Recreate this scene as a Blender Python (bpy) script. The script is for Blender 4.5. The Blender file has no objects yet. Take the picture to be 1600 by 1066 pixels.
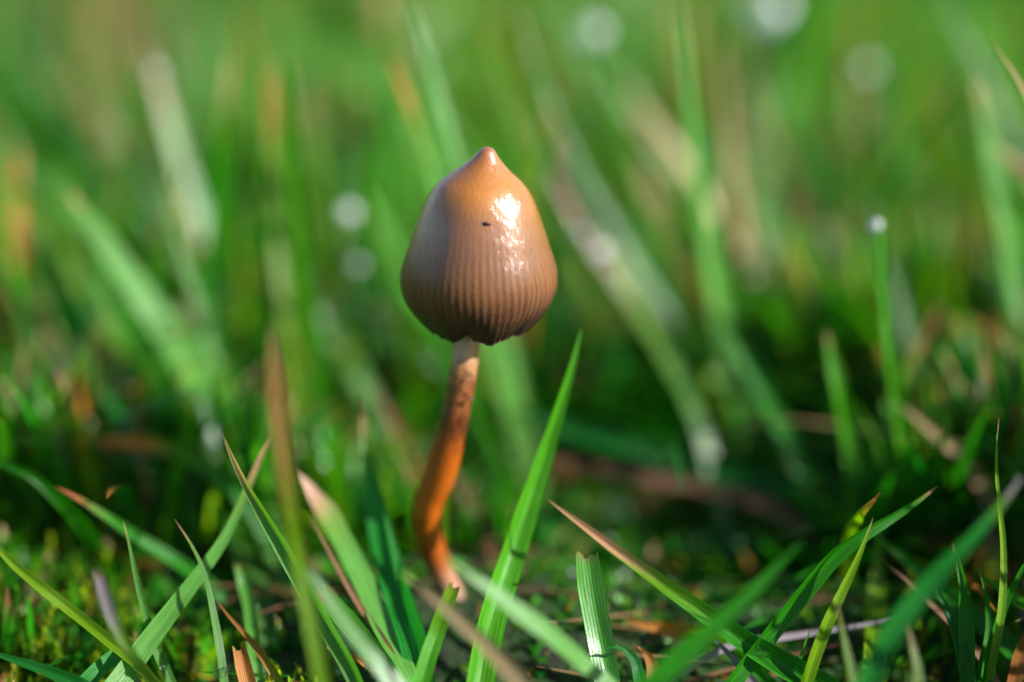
import bpy, math, random
import numpy as np
from mathutils import Vector

# ------------------------------------------------------------------ camera, sky, sun, exposure
# 1 unit = 1 cm.  The mushroom stands near the origin, the camera looks along +y and a little down.
SC = bpy.context.scene
SC.unit_settings.system = 'METRIC'
SC.unit_settings.scale_length = 0.01
PITCH = math.radians(17.0)
FOC = 20.0                      # distance of the sharp plane
PX = 205.0                      # photograph pixels per cm in that plane
CZ = 8.13
CY = -(21.05 * math.cos(PITCH) - 402 / PX * 21.05 / 20 * math.sin(PITCH))
CAM = np.array([0.0, CY, CZ])
FW = np.array([0.0, math.cos(PITCH), -math.sin(PITCH)])
UP = np.array([0.0, math.sin(PITCH), math.cos(PITCH)])
RT = np.array([1.0, 0.0, 0.0])

cd = bpy.data.cameras.new('camera')
cam = bpy.data.objects.new('camera', cd)
SC.collection.objects.link(cam)
cam.location = CAM
cam.rotation_euler = (math.pi / 2 - PITCH, 0, 0)
cd.sensor_width = 36.0
cd.lens = 36.0 * FOC / (1600 / PX)
cd.clip_start = 0.5
cd.clip_end = 9000
cd.dof.use_dof = True
cd.dof.focus_distance = FOC - 0.12
APERTURE = 1.6                 # cm
cd.dof.aperture_fstop = cd.lens * 1e-3 / APERTURE
SC.camera = cam

SUN = Vector((0.92, -0.29, 0.60)).normalized()      # towards the sun
w = bpy.data.worlds.new('World')
SC.world = w
w.use_nodes = True
nt = w.node_tree
for n in list(nt.nodes):
    nt.nodes.remove(n)
sky = nt.nodes.new('ShaderNodeTexSky')
sky.sky_type = 'NISHITA'
sky.sun_disc = False
sky.sun_elevation = math.asin(SUN.z)
sky.sun_rotation = math.atan2(SUN.x, SUN.y)
bg = nt.nodes.new('ShaderNodeBackground')
bg.inputs['Strength'].default_value = 0.08
out = nt.nodes.new('ShaderNodeOutputWorld')
nt.links.new(sky.outputs[0], bg.inputs[0])
nt.links.new(bg.outputs[0], out.inputs[0])
sl = bpy.data.lights.new('sun', 'SUN')
sl.energy = 4.6
sl.angle = math.radians(0.53)
sl.color = (1.0, 0.975, 0.94)
so = bpy.data.objects.new('sun', sl)
SC.collection.objects.link(so)
so.rotation_euler = SUN.to_track_quat('Z', 'Y').to_euler()
so.location = SUN * 100
vs = SC.view_settings
vs.view_transform = 'Standard'
vs.look = 'None'
vs.gamma = 1.0
vs.exposure = 1.15
vs.use_curve_mapping = False
SC.render.engine = 'CYCLES'
SC.cycles.max_bounces = 8
SC.cycles.transparent_max_bounces = 8
SC.cycles.sample_clamp_indirect = 6.0
SC.cycles.use_denoising = True

# ------------------------------------------------------------------ helpers
rng = np.random.default_rng(7)
random.seed(5)
COL = SC.collection


def tag(o, label=None, cat=None, group=None, kind=None):
    if label: o['label'] = label
    if cat: o['category'] = cat
    if group: o['group'] = group
    if kind: o['kind'] = kind
    return o


def at(px, py, d):
    """the place at depth d seen at a pixel of the photograph (survey of the plot, in cm)"""
    s = d / FOC / PX
    return CAM + FW * d + RT * ((px - 800) * s) + UP * ((533 - py) * s)


def smooth(a, b, x):
    t = np.clip((x - a) / (b - a), 0, 1)
    return t * t * (3 - 2 * t)


def ground_z(x, y):
    x = np.asarray(x, float); y = np.asarray(y, float)
    z = -0.75 * smooth(0.3, -1.6, y)
    near = 1 - smooth(40, 160, np.hypot(x, y))
    z = z + near * (0.10 * np.sin(x * 0.9 + 1.3) * np.cos(y * 0.8 + 0.4) + 0.05 * np.sin(x * 2.7 + y * 1.9))
    # a shallow hollow to the right of the stem
    z = z - 0.35 * np.exp(-(((x - 2.0) / 1.7) ** 2 + ((y - 1.6) / 1.3) ** 2))
    z = z * (1 - np.exp(-((x + 0.55) ** 2 + y ** 2) / 0.12))
    return z


def mesh_object(name, verts, faces, mat, parent=None, cols=None, uvs=None, smooth_shade=True):
    """faces: (n,4) or (n,3) integer array; cols per vertex rgb; uvs per vertex"""
    me = bpy.data.meshes.new(name)
    verts = np.asarray(verts, np.float32)
    faces = np.asarray(faces, np.int32)
    k = faces.shape[1]
    me.vertices.add(len(verts)); me.vertices.foreach_set('co', verts.ravel())
    me.loops.add(faces.size); me.loops.foreach_set('vertex_index', faces.ravel())
    me.polygons.add(len(faces))
    me.polygons.foreach_set('loop_start', np.arange(0, faces.size, k, dtype=np.int32))
    me.polygons.foreach_set('loop_total', np.full(len(faces), k, np.int32))
    if smooth_shade:
        me.polygons.foreach_set('use_smooth', np.ones(len(faces), bool))
    if cols is not None:
        a = me.color_attributes.new('Col', 'FLOAT_COLOR', 'POINT')
        c = np.ones((len(verts), 4), np.float32); c[:, :3] = cols
        a.data.foreach_set('color', c.ravel())
    if uvs is not None:
        l = me.uv_layers.new(name='UVMap')
        l.data.foreach_set('uv', np.asarray(uvs, np.float32)[faces.ravel()].ravel())
    me.update(calc_edges=True)
    me.materials.append(mat)
    o = bpy.data.objects.new(name, me)
    COL.objects.link(o)
    if parent is not None:
        o.parent = parent
    return o


def new_mat(name):
    m = bpy.data.materials.new(name)
    m.use_nodes = True
    for n in list(m.node_tree.nodes):
        m.node_tree.nodes.remove(n)
    t = m.node_tree
    o = t.nodes.new('ShaderNodeOutputMaterial')
    return m, t, o


class T:
    """tiny node builder"""
    def __init__(s, tree): s.t = tree
    def n(s, typ, **kw):
        nd = s.t.nodes.new(typ)
        for k, v in kw.items():
            if k.startswith('_'):
                setattr(nd, k[1:], v)
            else:
                key = int(k[1:]) if k[0] == 'i' and k[1:].isdigit() else k.replace('__', ' ')
                if hasattr(v, 'is_linked') or isinstance(v, bpy.types.NodeSocket):
                    s.t.links.new(v, nd.inputs[key])
                else:
                    nd.inputs[key].default_value = v
        return nd
    def math(s, op, a, b=0.0, clamp=False):
        nd = s.n('ShaderNodeMath', _operation=op, _use_clamp=clamp, i0=a, i1=b)
        return nd.outputs[0]
    def mix(s, f, a, b, blend='MIX'):
        nd = s.t.nodes.new('ShaderNodeMix'); nd.data_type = 'RGBA'; nd.blend_type = blend
        for i, v in ((0, f), (6, a), (7, b)):
            if isinstance(v, bpy.types.NodeSocket): s.t.links.new(v, nd.inputs[i])
            else: nd.inputs[i].default_value = v if i == 0 else (*v, 1) if len(v) == 3 else v
        return nd.outputs[2]
    def ramp(s, f, stops):
        nd = s.t.nodes.new('ShaderNodeValToRGB')
        s.t.links.new(f, nd.inputs[0])
        e = nd.color_ramp.elements
        while len(e) > 1: e.remove(e[-1])
        for i, (p, c) in enumerate(stops):
            q = e[0] if i == 0 else e.new(p)
            q.position = p; q.color = (*c, 1)
        return nd.outputs[0]


# ------------------------------------------------------------------ materials
def leaf_material(name, rough=0.36, trans=0.42, vein=38.0, spec=0.38, bump=0.55, coat=0.0):
    m, tr, o = new_mat(name); t = T(tr)
    col = t.n('ShaderNodeVertexColor', _layer_name='Col').outputs[0]
    uv = t.n('ShaderNodeUVMap').outputs[0]
    sep = t.n('ShaderNodeSeparateXYZ', i0=uv)
    cmb = t.n('ShaderNodeCombineXYZ', i0=t.math('MULTIPLY', sep.outputs[0], vein), i1=t.math('MULTIPLY', sep.outputs[1], 1.6)).outputs[0]
    ns = t.n('ShaderNodeTexNoise', Vector=cmb, Scale=1.0, Detail=3.0, Roughness=0.6).outputs[0]
    wv = t.math('SINE', t.math('MULTIPLY', sep.outputs[0], vein * 1.35))
    ribs = t.math('ADD', t.math('MULTIPLY', wv, 0.22), t.math('MULTIPLY', ns, 1.3))
    cmb2 = t.n('ShaderNodeCombineXYZ', i0=t.math('MULTIPLY', sep.outputs[0], 8.0), i1=t.math('MULTIPLY', sep.outputs[1], 3.0)).outputs[0]
    blot = t.n('ShaderNodeTexNoise', Vector=cmb2, Scale=1.3, Detail=5.0, Roughness=0.65).outputs[0]
    f = t.n('ShaderNodeMapRange', i0=t.math('ADD', ns, t.math('MULTIPLY', wv, 0.07)), i1=0.25, i2=0.8, i3=0.62, i4=1.4).outputs[0]
    f2 = t.n('ShaderNodeMapRange', i0=blot, i1=0.3, i2=0.75, i3=0.78, i4=1.25).outputs[0]
    ff = t.math('MULTIPLY', f, f2)
    cc = t.n('ShaderNodeCombineColor', i0=ff, i1=ff, i2=ff).outputs[0]
    c0 = t.mix(1.0, col, cc, 'MULTIPLY')
    cm3 = t.n('ShaderNodeCombineXYZ', i0=t.math('MULTIPLY', sep.outputs[0], 6.0), i1=t.math('MULTIPLY', sep.outputs[1], 4.5)).outputs[0]
    spn_ = t.n('ShaderNodeTexNoise', Vector=cm3, Scale=2.2, Detail=6.0, Roughness=0.7).outputs[0]
    c1 = t.mix(t.n('ShaderNodeMapRange', i0=spn_, i1=0.64, i2=0.70, i3=0.0, i4=0.75).outputs[0], c0, (0.17, 0.11, 0.03))
    rg = t.n('ShaderNodeMapRange', i0=blot, i1=0.3, i2=0.7, i3=rough * 0.7, i4=rough * 1.35).outputs[0]
    cells = t.n('ShaderNodeTexNoise', Vector=uv, Scale=60.0, Detail=2.0).outputs[0]
    hgt = t.math('ADD', ribs, t.math('MULTIPLY', cells, 0.5))
    bp = t.n('ShaderNodeBump', Strength=bump, Distance=0.006, Height=hgt).outputs[0]
    p = t.n('ShaderNodeBsdfPrincipled', Base__Color=c1, Roughness=rg, Normal=bp)
    p.inputs['Specular IOR Level'].default_value = spec
    p.inputs['Coat Weight'].default_value = coat
    p.inputs['Coat Roughness'].default_value = 0.33
    tr.links.new(bp, p.inputs['Coat Normal'])
    tc = t.mix(1.0, c1, (1.6, 1.75, 0.7), 'MULTIPLY')
    tl = t.n('ShaderNodeBsdfTranslucent', Color=tc, Normal=bp)
    mx = t.n('ShaderNodeMixShader', i0=trans)
    tr.links.new(p.outputs[0], mx.inputs[1]); tr.links.new(tl.outputs[0], mx.inputs[2])
    tr.links.new(mx.outputs[0], o.inputs[0])
    return m


LEAF = leaf_material('grass_leaf')
WET = leaf_material('wet_grass_leaf', rough=0.30, trans=0.30, spec=0.7, coat=1.0)
DRY = leaf_material('dry_grass_leaf', rough=0.5, trans=0.22, spec=0.35, bump=0.5)
MOSSM = leaf_material('moss_leaf', rough=0.65, trans=0.45, spec=0.15, bump=0.1)
LAWN = leaf_material('lawn_leaf', rough=0.32, trans=0.40, vein=20.0, bump=0.2, coat=0.35)


def soil_material():
    m, tr, o = new_mat('soil'); t = T(tr)
    co = t.n('ShaderNodeTexCoord').outputs['Object']
    n1 = t.n('ShaderNodeTexNoise', Vector=co, Scale=2.5, Detail=8.0, Roughness=0.7).outputs[0]
    n2 = t.n('ShaderNodeTexNoise', Vector=co, Scale=14.0, Detail=6.0, Roughness=0.7).outputs[0]
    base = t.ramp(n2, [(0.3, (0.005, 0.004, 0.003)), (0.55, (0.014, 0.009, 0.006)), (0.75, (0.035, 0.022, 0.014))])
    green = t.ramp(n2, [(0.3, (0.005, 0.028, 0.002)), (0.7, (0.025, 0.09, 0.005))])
    f = t.n('ShaderNodeMapRange', i0=n1, i1=0.38, i2=0.50).outputs[0]
    ln = t.n('ShaderNodeVectorMath', _operation='LENGTH', i0=co).outputs[1]
    far = t.n('ShaderNodeMapRange', i0=ln, i1=12.0, i2=60.0).outputs[0]
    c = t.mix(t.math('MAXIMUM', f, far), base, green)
    bp = t.n('ShaderNodeBump', Strength=0.9, Distance=0.12, Height=n2).outputs[0]
    p = t.n('ShaderNodeBsdfPrincipled', Base__Color=c, Roughness=0.85, Normal=bp)
    tr.links.new(p.outputs[0], o.inputs[0])
    return m


def cap_material():
    m, tr, o = new_mat('mushroom_cap_skin'); t = T(tr)
    uv = t.n('ShaderNodeUVMap').outputs[0]            # x: turn 0..1, y: 0 at the tip, 1 at the rim
    co = t.n('ShaderNodeTexCoord').outputs['Object']
    sep = t.n('ShaderNodeSeparateXYZ', i0=uv)
    u, v = sep.outputs[0], sep.outputs[1]
    warp = t.n('ShaderNodeTexNoise', Vector=co, Scale=3.2, Detail=2.0).outputs[0]
    vv = t.math('ADD', v, t.math('MULTIPLY', t.math('SUBTRACT', warp, 0.5), 0.16))
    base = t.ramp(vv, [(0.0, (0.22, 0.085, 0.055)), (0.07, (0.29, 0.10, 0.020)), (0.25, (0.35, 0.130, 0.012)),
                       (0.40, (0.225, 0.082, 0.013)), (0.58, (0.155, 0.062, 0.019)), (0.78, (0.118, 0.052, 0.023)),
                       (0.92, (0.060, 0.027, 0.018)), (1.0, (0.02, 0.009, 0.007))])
    # gill lines showing through the skin, stronger towards the rim
    wob = t.n('ShaderNodeTexNoise', Vector=co, Scale=2.4, Detail=2.0).outputs[0]
    ph = t.math('ADD', t.math('MULTIPLY', u, 2 * math.pi * 62), t.math('MULTIPLY', wob, 9.0))
    st = t.math('ADD', t.math('MULTIPLY', t.math('SINE', ph), 0.5), 0.5)
    cmb = t.n('ShaderNodeCombineXYZ', i0=t.math('MULTIPLY', u, 70.0), i1=t.math('MULTIPLY', v, 2.2)).outputs[0]
    nst = t.n('ShaderNodeTexNoise', Vector=cmb, Scale=1.0, Detail=3.0, Roughness=0.6).outputs[0]
    stn = t.math('ADD', t.math('MULTIPLY', st, 0.26), t.math('MULTIPLY', nst, 0.95))
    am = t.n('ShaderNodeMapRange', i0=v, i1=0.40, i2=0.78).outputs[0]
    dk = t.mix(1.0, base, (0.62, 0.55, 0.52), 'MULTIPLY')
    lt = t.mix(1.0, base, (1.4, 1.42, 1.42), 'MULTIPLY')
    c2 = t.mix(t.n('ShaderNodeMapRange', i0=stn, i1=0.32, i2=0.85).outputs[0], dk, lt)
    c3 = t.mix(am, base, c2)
    # darker blotches and fine freckling near the rim
    sp = t.n('ShaderNodeTexNoise', Vector=co, Scale=26.0, Detail=5.0, Roughness=0.75).outputs[0]
    am2 = t.n('ShaderNodeMapRange', i0=v, i1=0.72, i2=0.98).outputs[0]
    blo = t.n('ShaderNodeMapRange', i0=t.math('ADD', sp, t.math('MULTIPLY', warp, 0.3)), i1=0.52, i2=0.72).outputs[0]
    c4 = t.mix(t.math('MULTIPLY', am2, blo), c3, (0.028, 0.014, 0.012))
    fr = t.n('ShaderNodeTexNoise', Vector=co, Scale=70.0, Detail=3.0, Roughness=0.7).outputs[0]
    c5 = t.mix(t.n('ShaderNodeMapRange', i0=fr, i1=0.35, i2=0.7, i3=0.0, i4=0.35).outputs[0], c4, t.mix(1.0, c4, (1.5, 1.35, 1.3), 'MULTIPLY'))
    # relief: ribs, plus wrinkles of the slimy skin
    cm2 = t.n('ShaderNodeVectorMath', _operation='MULTIPLY', i0=co, i1=(1.0, 1.0, 0.55)).outputs[0]
    wr = t.n('ShaderNodeTexNoise', Vector=cm2, Scale=24.0, Detail=5.0, Roughness=0.7, Distortion=0.8).outputs[0]
    hh = t.math('ADD', t.math('MULTIPLY', t.math('MULTIPLY', stn, am), 0.35), t.math('MULTIPLY', wr, 2.0))
    hh = t.math('ADD', hh, t.math('MULTIPLY', fr, 0.3))
    bp = t.n('ShaderNodeBump', Strength=0.5, Distance=0.006, Height=hh).outputs[0]
    bc = t.n('ShaderNodeBump', Strength=0.7, Distance=0.0058, Height=t.math('ADD', wr, t.math('MULTIPLY', fr, 0.2))).outputs[0]
    p = t.n('ShaderNodeBsdfPrincipled', Base__Color=c5, Roughness=0.5, Normal=bp)
    p.inputs['Subsurface Weight'].default_value = 0.2
    p.inputs['Subsurface Radius'].default_value = (1.0, 0.45, 0.2)
    p.inputs['Subsurface Scale'].default_value = 0.10
    tr.links.new(t.n('ShaderNodeMapRange', i0=v, i1=0.45, i2=0.68, i3=1.0, i4=0.12).outputs[0], p.inputs['Coat Weight'])
    p.inputs['Coat Roughness'].default_value = 0.19
    p.inputs['Coat IOR'].default_value = 1.8
    p.inputs['Specular IOR Level'].default_value = 0.2
    tr.links.new(bc, p.inputs['Coat Normal'])
    tr.links.new(p.outputs[0], o.inputs[0])
    return m


def stem_material():
    m, tr, o = new_mat('mushroom_stem_flesh'); t = T(tr)
    uv = t.n('ShaderNodeUVMap').outputs[0]
    co = t.n('ShaderNodeTexCoord').outputs['Object']
    sep = t.n('ShaderNodeSeparateXYZ', i0=uv)
    wn = t.n('ShaderNodeTexNoise', Vector=co, Scale=5.0, Detail=5.0, Roughness=0.65).outputs[0]
    vv = t.math('ADD', sep.outputs[1], t.math('MULTIPLY', t.math('SUBTRACT', wn, 0.5), 0.14))
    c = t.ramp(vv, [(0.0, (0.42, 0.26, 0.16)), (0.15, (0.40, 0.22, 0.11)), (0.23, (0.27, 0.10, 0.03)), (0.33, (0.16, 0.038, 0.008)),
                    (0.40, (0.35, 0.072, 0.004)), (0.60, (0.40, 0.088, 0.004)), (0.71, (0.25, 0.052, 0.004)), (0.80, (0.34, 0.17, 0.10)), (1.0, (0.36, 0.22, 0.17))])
    sm = t.n('ShaderNodeTexNoise', Vector=co, Scale=13.0, Detail=5.0, Roughness=0.7).outputs[0]
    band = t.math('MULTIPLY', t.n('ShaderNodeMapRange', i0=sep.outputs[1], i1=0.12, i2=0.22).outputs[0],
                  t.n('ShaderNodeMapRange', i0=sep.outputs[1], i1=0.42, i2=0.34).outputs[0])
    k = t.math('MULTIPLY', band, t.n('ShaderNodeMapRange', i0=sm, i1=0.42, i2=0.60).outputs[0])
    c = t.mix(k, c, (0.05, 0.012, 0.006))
    cmb = t.n('ShaderNodeCombineXYZ', i0=t.math('MULTIPLY', sep.outputs[0], 44.0), i1=t.math('MULTIPLY', sep.outputs[1], 4.0)).outputs[0]
    fib = t.n('ShaderNodeTexNoise', Vector=cmb, Scale=1.0, Detail=4.0).outputs[0]
    c = t.mix(t.n('ShaderNodeMapRange', i0=fib, i1=0.3, i2=0.7, i3=0.0, i4=0.4).outputs[0], c, t.mix(1.0, c, (1.5, 1.45, 1.3), 'MULTIPLY'))
    bp = t.n('ShaderNodeBump', Strength=0.5, Distance=0.01, Height=t.math('ADD', fib, wn)).outputs[0]
    p = t.n('ShaderNodeBsdfPrincipled', Base__Color=c, Roughness=0.38, Normal=bp)
    p.inputs['Subsurface Weight'].default_value = 0.25
    p.inputs['Subsurface Radius'].default_value = (1.0, 0.4, 0.15)
    p.inputs['Subsurface Scale'].default_value = 0.06
    p.inputs['Coat Weight'].default_value = 0.5
    p.inputs['Coat Roughness'].default_value = 0.2
    tr.links.new(p.outputs[0], o.inputs[0])
    return m


def plain(name, c, rough=0.5, noise=0.3, scale=20.0, sss=0.0):
    m, tr, o = new_mat(name); t = T(tr)
    co = t.n('ShaderNodeTexCoord').outputs['Object']
    n1 = t.n('ShaderNodeTexNoise', Vector=co, Scale=scale, Detail=4.0).outputs[0]
    cc = t.mix(n1, tuple(x * (1 - noise) for x in c), tuple(min(1, x * (1 + noise)) for x in c))
    bp = t.n('ShaderNodeBump', Strength=0.4, Distance=0.01, Height=n1).outputs[0]
    p = t.n('ShaderNodeBsdfPrincipled', Base__Color=cc, Roughness=rough, Normal=bp)
    tr.links.new(p.outputs[0], o.inputs[0])
    return m


def dew_material():
    m, tr, o = new_mat('milky_glint_dew'); t = T(tr)
    p = t.n('ShaderNodeBsdfPrincipled', Roughness=0.28, IOR=1.33)
    p.inputs['Base Color'].default_value = (1, 1, 1, 1)
    p.inputs['Transmission Weight'].default_value = 0.8  # partly milky white: glint brightness put into the drop's colour
    p.inputs['Coat Weight'].default_value = 1.0
    p.inputs['Coat IOR'].default_value = 2.4  # stronger than water, to brighten the glints
    p.inputs['Coat Roughness'].default_value = 0.5
    tr.links.new(p.outputs[0], o.inputs[0])
    return m


SOIL = soil_material(); CAPM = cap_material(); STEMM = stem_material(); DEW = dew_material()
CLEAR = dew_material(); _p = [n for n in CLEAR.node_tree.nodes if n.type == 'BSDF_PRINCIPLED'][0]
CLEAR.name = 'clear_dew_water'
_p.inputs['Transmission Weight'].default_value = 1.0; _p.inputs['Roughness'].default_value = 0.03; _p.inputs['Coat IOR'].default_value = 1.5; _p.inputs['Coat Roughness'].default_value = 0.12
GILL = plain('gill_flesh', (0.10, 0.05, 0.035), 0.7)
SPECK = plain('dark_speck', (0.05, 0.008, 0.006), 0.5)

# ------------------------------------------------------------------ ground
def axis(lo, hi, fine_lo, fine_hi, step):
    a = list(np.arange(fine_lo, fine_hi + 1e-6, step))
    s, x = step, fine_hi
    while x < hi: s *= 1.35; x += s; a.append(min(x, hi))
    s, x = step, fine_lo
    while x > lo: s *= 1.35; x -= s; a.insert(0, max(x, lo))
    return np.array(a)


gx = axis(-4000, 4000, -9, 9, 0.11); gy = axis(-4000, 4000, -5, 12, 0.11)
X, Y = np.meshgrid(gx, gy)
Z = ground_z(X, Y)
near = (np.hypot(X, Y) < 16)
Z = Z + near * 0.05 * (rng.random(X.shape) - 0.5)
nx, ny = len(gx), len(gy)
ii = np.arange(nx * ny).reshape(ny, nx)
F = np.stack([ii[:-1, :-1], ii[:-1, 1:], ii[1:, 1:], ii[1:, :-1]], -1).reshape(-1, 4)
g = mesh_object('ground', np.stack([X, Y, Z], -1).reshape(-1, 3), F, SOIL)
tag(g, 'dark brown soil under the grass with green mossy patches', kind='structure')

# ------------------------------------------------------------------ the lawn: everything nobody could count
PAL = {
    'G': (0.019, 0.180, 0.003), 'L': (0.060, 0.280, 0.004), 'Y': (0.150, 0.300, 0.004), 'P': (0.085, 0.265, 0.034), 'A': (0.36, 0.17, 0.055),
    'T': (0.009, 0.135, 0.013), 'D': (0.006, 0.090, 0.006), 'O': (0.520, 0.190, 0.030), 'S': (0.520, 0.340, 0.160),
    'N': (0.220, 0.100, 0.050), 'W': (0.160, 0.340, 0.095), 'K': (0.46, 0.235, 0.125), 'R': (0.38, 0.10, 0.03), 'V': (0.30, 0.24, 0.28),
}


def ray_limit(x, y, py):
    """height of the line of sight through photo row py above the point x, y"""
    k = (533 - py) / PX / FOC
    # d from y: y-CY = d*(cos + k sin);  z = CZ + d*(-sin + k cos)
    d = (y - CY) / (math.cos(PITCH) + k * math.sin(PITCH))
    return CZ + d * (-math.sin(PITCH) + k * math.cos(PITCH))


def lawn(name, x, y, height, width, rows, mat, lean=0.55, pal=None, curl=1.0, dirs=None, dead=0.035, tips=0.22, gz=None):
    n = len(x)
    z0 = ground_z(x, y) - 0.06
    az = rng.random(n) * 2 * np.pi if dirs is None else dirs
    ln = np.abs(rng.normal(0.25, lean, n))
    face = az + np.pi / 2 + rng.normal(0, 0.5, n)
    t = np.linspace(0, 1, rows)
    # spine
    dx = np.cos(az)[:, None] * ln[:, None] * height[:, None] * (0.35 * t + 0.65 * t ** 2)
    dy = np.sin(az)[:, None] * ln[:, None] * height[:, None] * (0.35 * t + 0.65 * t ** 2)
    c = np.clip(ln, 0, 1.6)[:, None]
    dz = height[:, None] * (t - curl * 0.28 * c * t ** 2.4)
    wprof = np.minimum(1, ((1 - t) / 0.55 + 0.02)) ** 0.8 * (0.7 + 0.3 * np.minimum(1, t / 0.3))
    hw = 0.5 * width[:, None] * wprof[None]
    sx, sy = np.cos(face)[:, None] * hw, np.sin(face)[:, None] * hw
    fold = rng.uniform(0.15, 0.7, n)[:, None] * hw
    px_, py_, pz_ = x[:, None] + dx, y[:, None] + dy, z0[:, None] + dz
    V = np.empty((n, rows, 3, 3), np.float32)
    fx, fy = np.cos(az)[:, None] * fold, np.sin(az)[:, None] * fold
    V[:, :, 0] = np.stack([px_ - sx - fx, py_ - sy - fy, pz_], -1)
    V[:, :, 1] = np.stack([px_, py_, pz_], -1)
    V[:, :, 2] = np.stack([px_ + sx - fx, py_ + sy - fy, pz_], -1)
    base = (np.arange(n) * rows * 3)[:, None, None]
    r = np.arange(rows - 1)[None, :, None] * 3
    q = np.array([[0, 1, 4, 3], [1, 2, 5, 4]])
    Fq = (base[..., None] + r[..., None] + q[None, None]).reshape(-1, 4)
    keys = pal or ['G', 'G', 'D', 'L', 'L', 'L', 'P', 'P', 'W', 'T', 'Y', 'Y']
    pc = np.array([PAL[k] for k in keys])
    c0 = pc[rng.integers(0, len(pc), n)] * rng.uniform(0.55, 1.45, (n, 1))
    isdead = rng.random(n) < dead
    dc = np.array([PAL['S'], PAL['N'], PAL['O'], PAL['K']])[rng.integers(0, 4, n)] * rng.uniform(0.5, 1.0, (n, 1))
    c0 = np.where(isdead[:, None], dc, c0)
    tip = np.array([PAL['S'], PAL['O'], PAL['K'], PAL['N']])[rng.integers(0, 4, n)]
    ts = np.where(rng.random(n) < tips, rng.uniform(0.6, 0.95, n), 2.0)
    f = smooth(0, 1, (t[None] - ts[:, None]) / 0.12)[..., None]
    C = c0[:, None] * (1 - f) + tip[:, None] * f
    C = np.repeat(C[:, :, None], 3, 2).reshape(-1, 3)
    U = np.empty((n, rows, 3, 2), np.float32)
    U[..., 0] = np.array([0, 0.5, 1])[None, None] + rng.random(n)[:, None, None] * 7
    U[..., 1] = (t[None] * height[:, None])[..., None] + rng.random(n)[:, None, None] * 9
    o = mesh_object(name, V.reshape(-1, 3), Fq, mat, cols=C, uvs=U.reshape(-1, 2))
    return o


def height_cap(x, y, h):
    """how tall the mown turf stands at a spot; low in front of and around the mushroom, in a dark hollow to its right"""
    d = (y - CY) * math.cos(PITCH) + CZ * math.sin(PITCH)
    sx = x / (d / FOC) * PX + 800
    row = np.where(y < -0.6, 1085.0, 0.0)
    lim = ray_limit(x, y, 1085.0)
    seen = (sx > -1200) & (sx < 3600)
    h = np.where((y < -0.6) & seen, np.minimum(h, np.maximum(0.1, lim * rng.uniform(0.5, 0.95, len(x)))), h)
    m = (y >= -0.6) & (y < 0.9) & seen
    row = np.interp(sx, [0, 350, 560, 700, 1200, 1400, 1600], [800, 890, 940, 970, 990, 900, 830])
    l2 = ray_limit(x, y, row) * rng.uniform(0.5, 1.0, len(x))
    h = np.where(m, np.minimum(h, np.maximum(0.15, l2)), h)
    m = (y >= 0.9) & (y < 3.2)
    row = np.interp(sx, [0, 400, 560, 720, 860, 1250, 1420, 1600], [450, 540, 610, 680, 790, 760, 520, 410])
    l3 = ray_limit(x, y, row) * rng.uniform(0.6, 1.0, len(x))
    h = np.where(m, np.minimum(h, np.maximum(0.15, l3)), h)
    m = (y >= 3.2) & (y < 6)
    row = np.interp(sx, [0, 400, 620, 900, 1250, 1600], [200, 260, 330, 400, 330, 240])
    l4 = ray_limit(x, y, row) * rng.uniform(0.7, 1.0, len(x))
    h = np.where(m, np.minimum(h, np.maximum(0.3, l4)), h)
    return h


def scatter(x0, x1, y0, y1, n):
    x = rng.uniform(x0, x1, n); y = rng.uniform(y0, y1, n)
    return x, y


def hollow(x, y):
    return np.exp(-(((x - 2.0) / 1.9) ** 2 + ((y - 1.3) / 1.4) ** 2))


x, y = scatter(-16, 16, -17, 34, 34000)
keep = (rng.random(len(x)) > hollow(x, y) * 0.35) & ((x + .55) ** 2 + y ** 2 > 0.3)
x, y = x[keep], y[keep]
OPEN = [(1355, 108, 6.0), (928, 52, 6.3), (1205, 18, 7.6), (545, 333, 4.1), (558, 415, 4.1), (1368, 352, 1.45), (938, 394, 3.55), (906, 366, 3.55), (245, 112, 4.3), (12, 960, .9), (800, 712, 2.75)]


def open_to_light(x, y, h):
    # grass near the drops cut low so sun reaches them and camera sees them
    for (a, b, dd) in OPEN:
        P0 = at(a, b, FOC + dd)
        for D in (np.array(SUN), (CAM - P0) / np.linalg.norm(CAM - P0)):
            hz = np.hypot(D[0], D[1])
            s = np.clip(((x - P0[0]) * D[0] + (y - P0[1]) * D[1]) / hz, 0, 12)
            dist = np.hypot(x - P0[0] - s * D[0] / hz, y - P0[1] - s * D[1] / hz)
            zl = P0[2] + s * D[2] / hz - 0.25
            h = np.where((dist < 0.8) & (s > 0), np.minimum(h, np.maximum(zl - ground_z(x, y), 0.3)), h)
    return h


hh = rng.uniform(1.6, 4.9, len(x)) * (0.85 + 0.25 * np.sin(x * 0.7) * np.cos(y * 0.6))
hh = open_to_light(x, y, height_cap(x, y, hh))
wd = (0.06 + 0.20 * rng.random(len(x)) ** 1.8) * np.clip(hh / 2.0, 0.35, 1)
o = lawn('grass', x, y, hh, wd, 9, LAWN, lean=0.6)
tag(o, 'mass of green lawn grass around and behind the mushroom', 'grass', kind='stuff')

xa, ya = scatter(-70, 70, -50, 110, 26000)
k = ~((np.abs(xa) < 16) & (ya > -17) & (ya < 34)) & ~((np.abs(xa) < 5) & (ya < -14) & (ya > -30))
xa, ya = xa[k], ya[k]
o = lawn('distant_grass', xa, ya, rng.uniform(2.0, 4.8, len(xa)) * np.where(ya < -10, .4, 1), rng.uniform(0.25, 0.6, len(xa)), 5, LAWN)
tag(o, 'rest of the lawn farther off, soft green grass', 'grass', kind='stuff')

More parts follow.
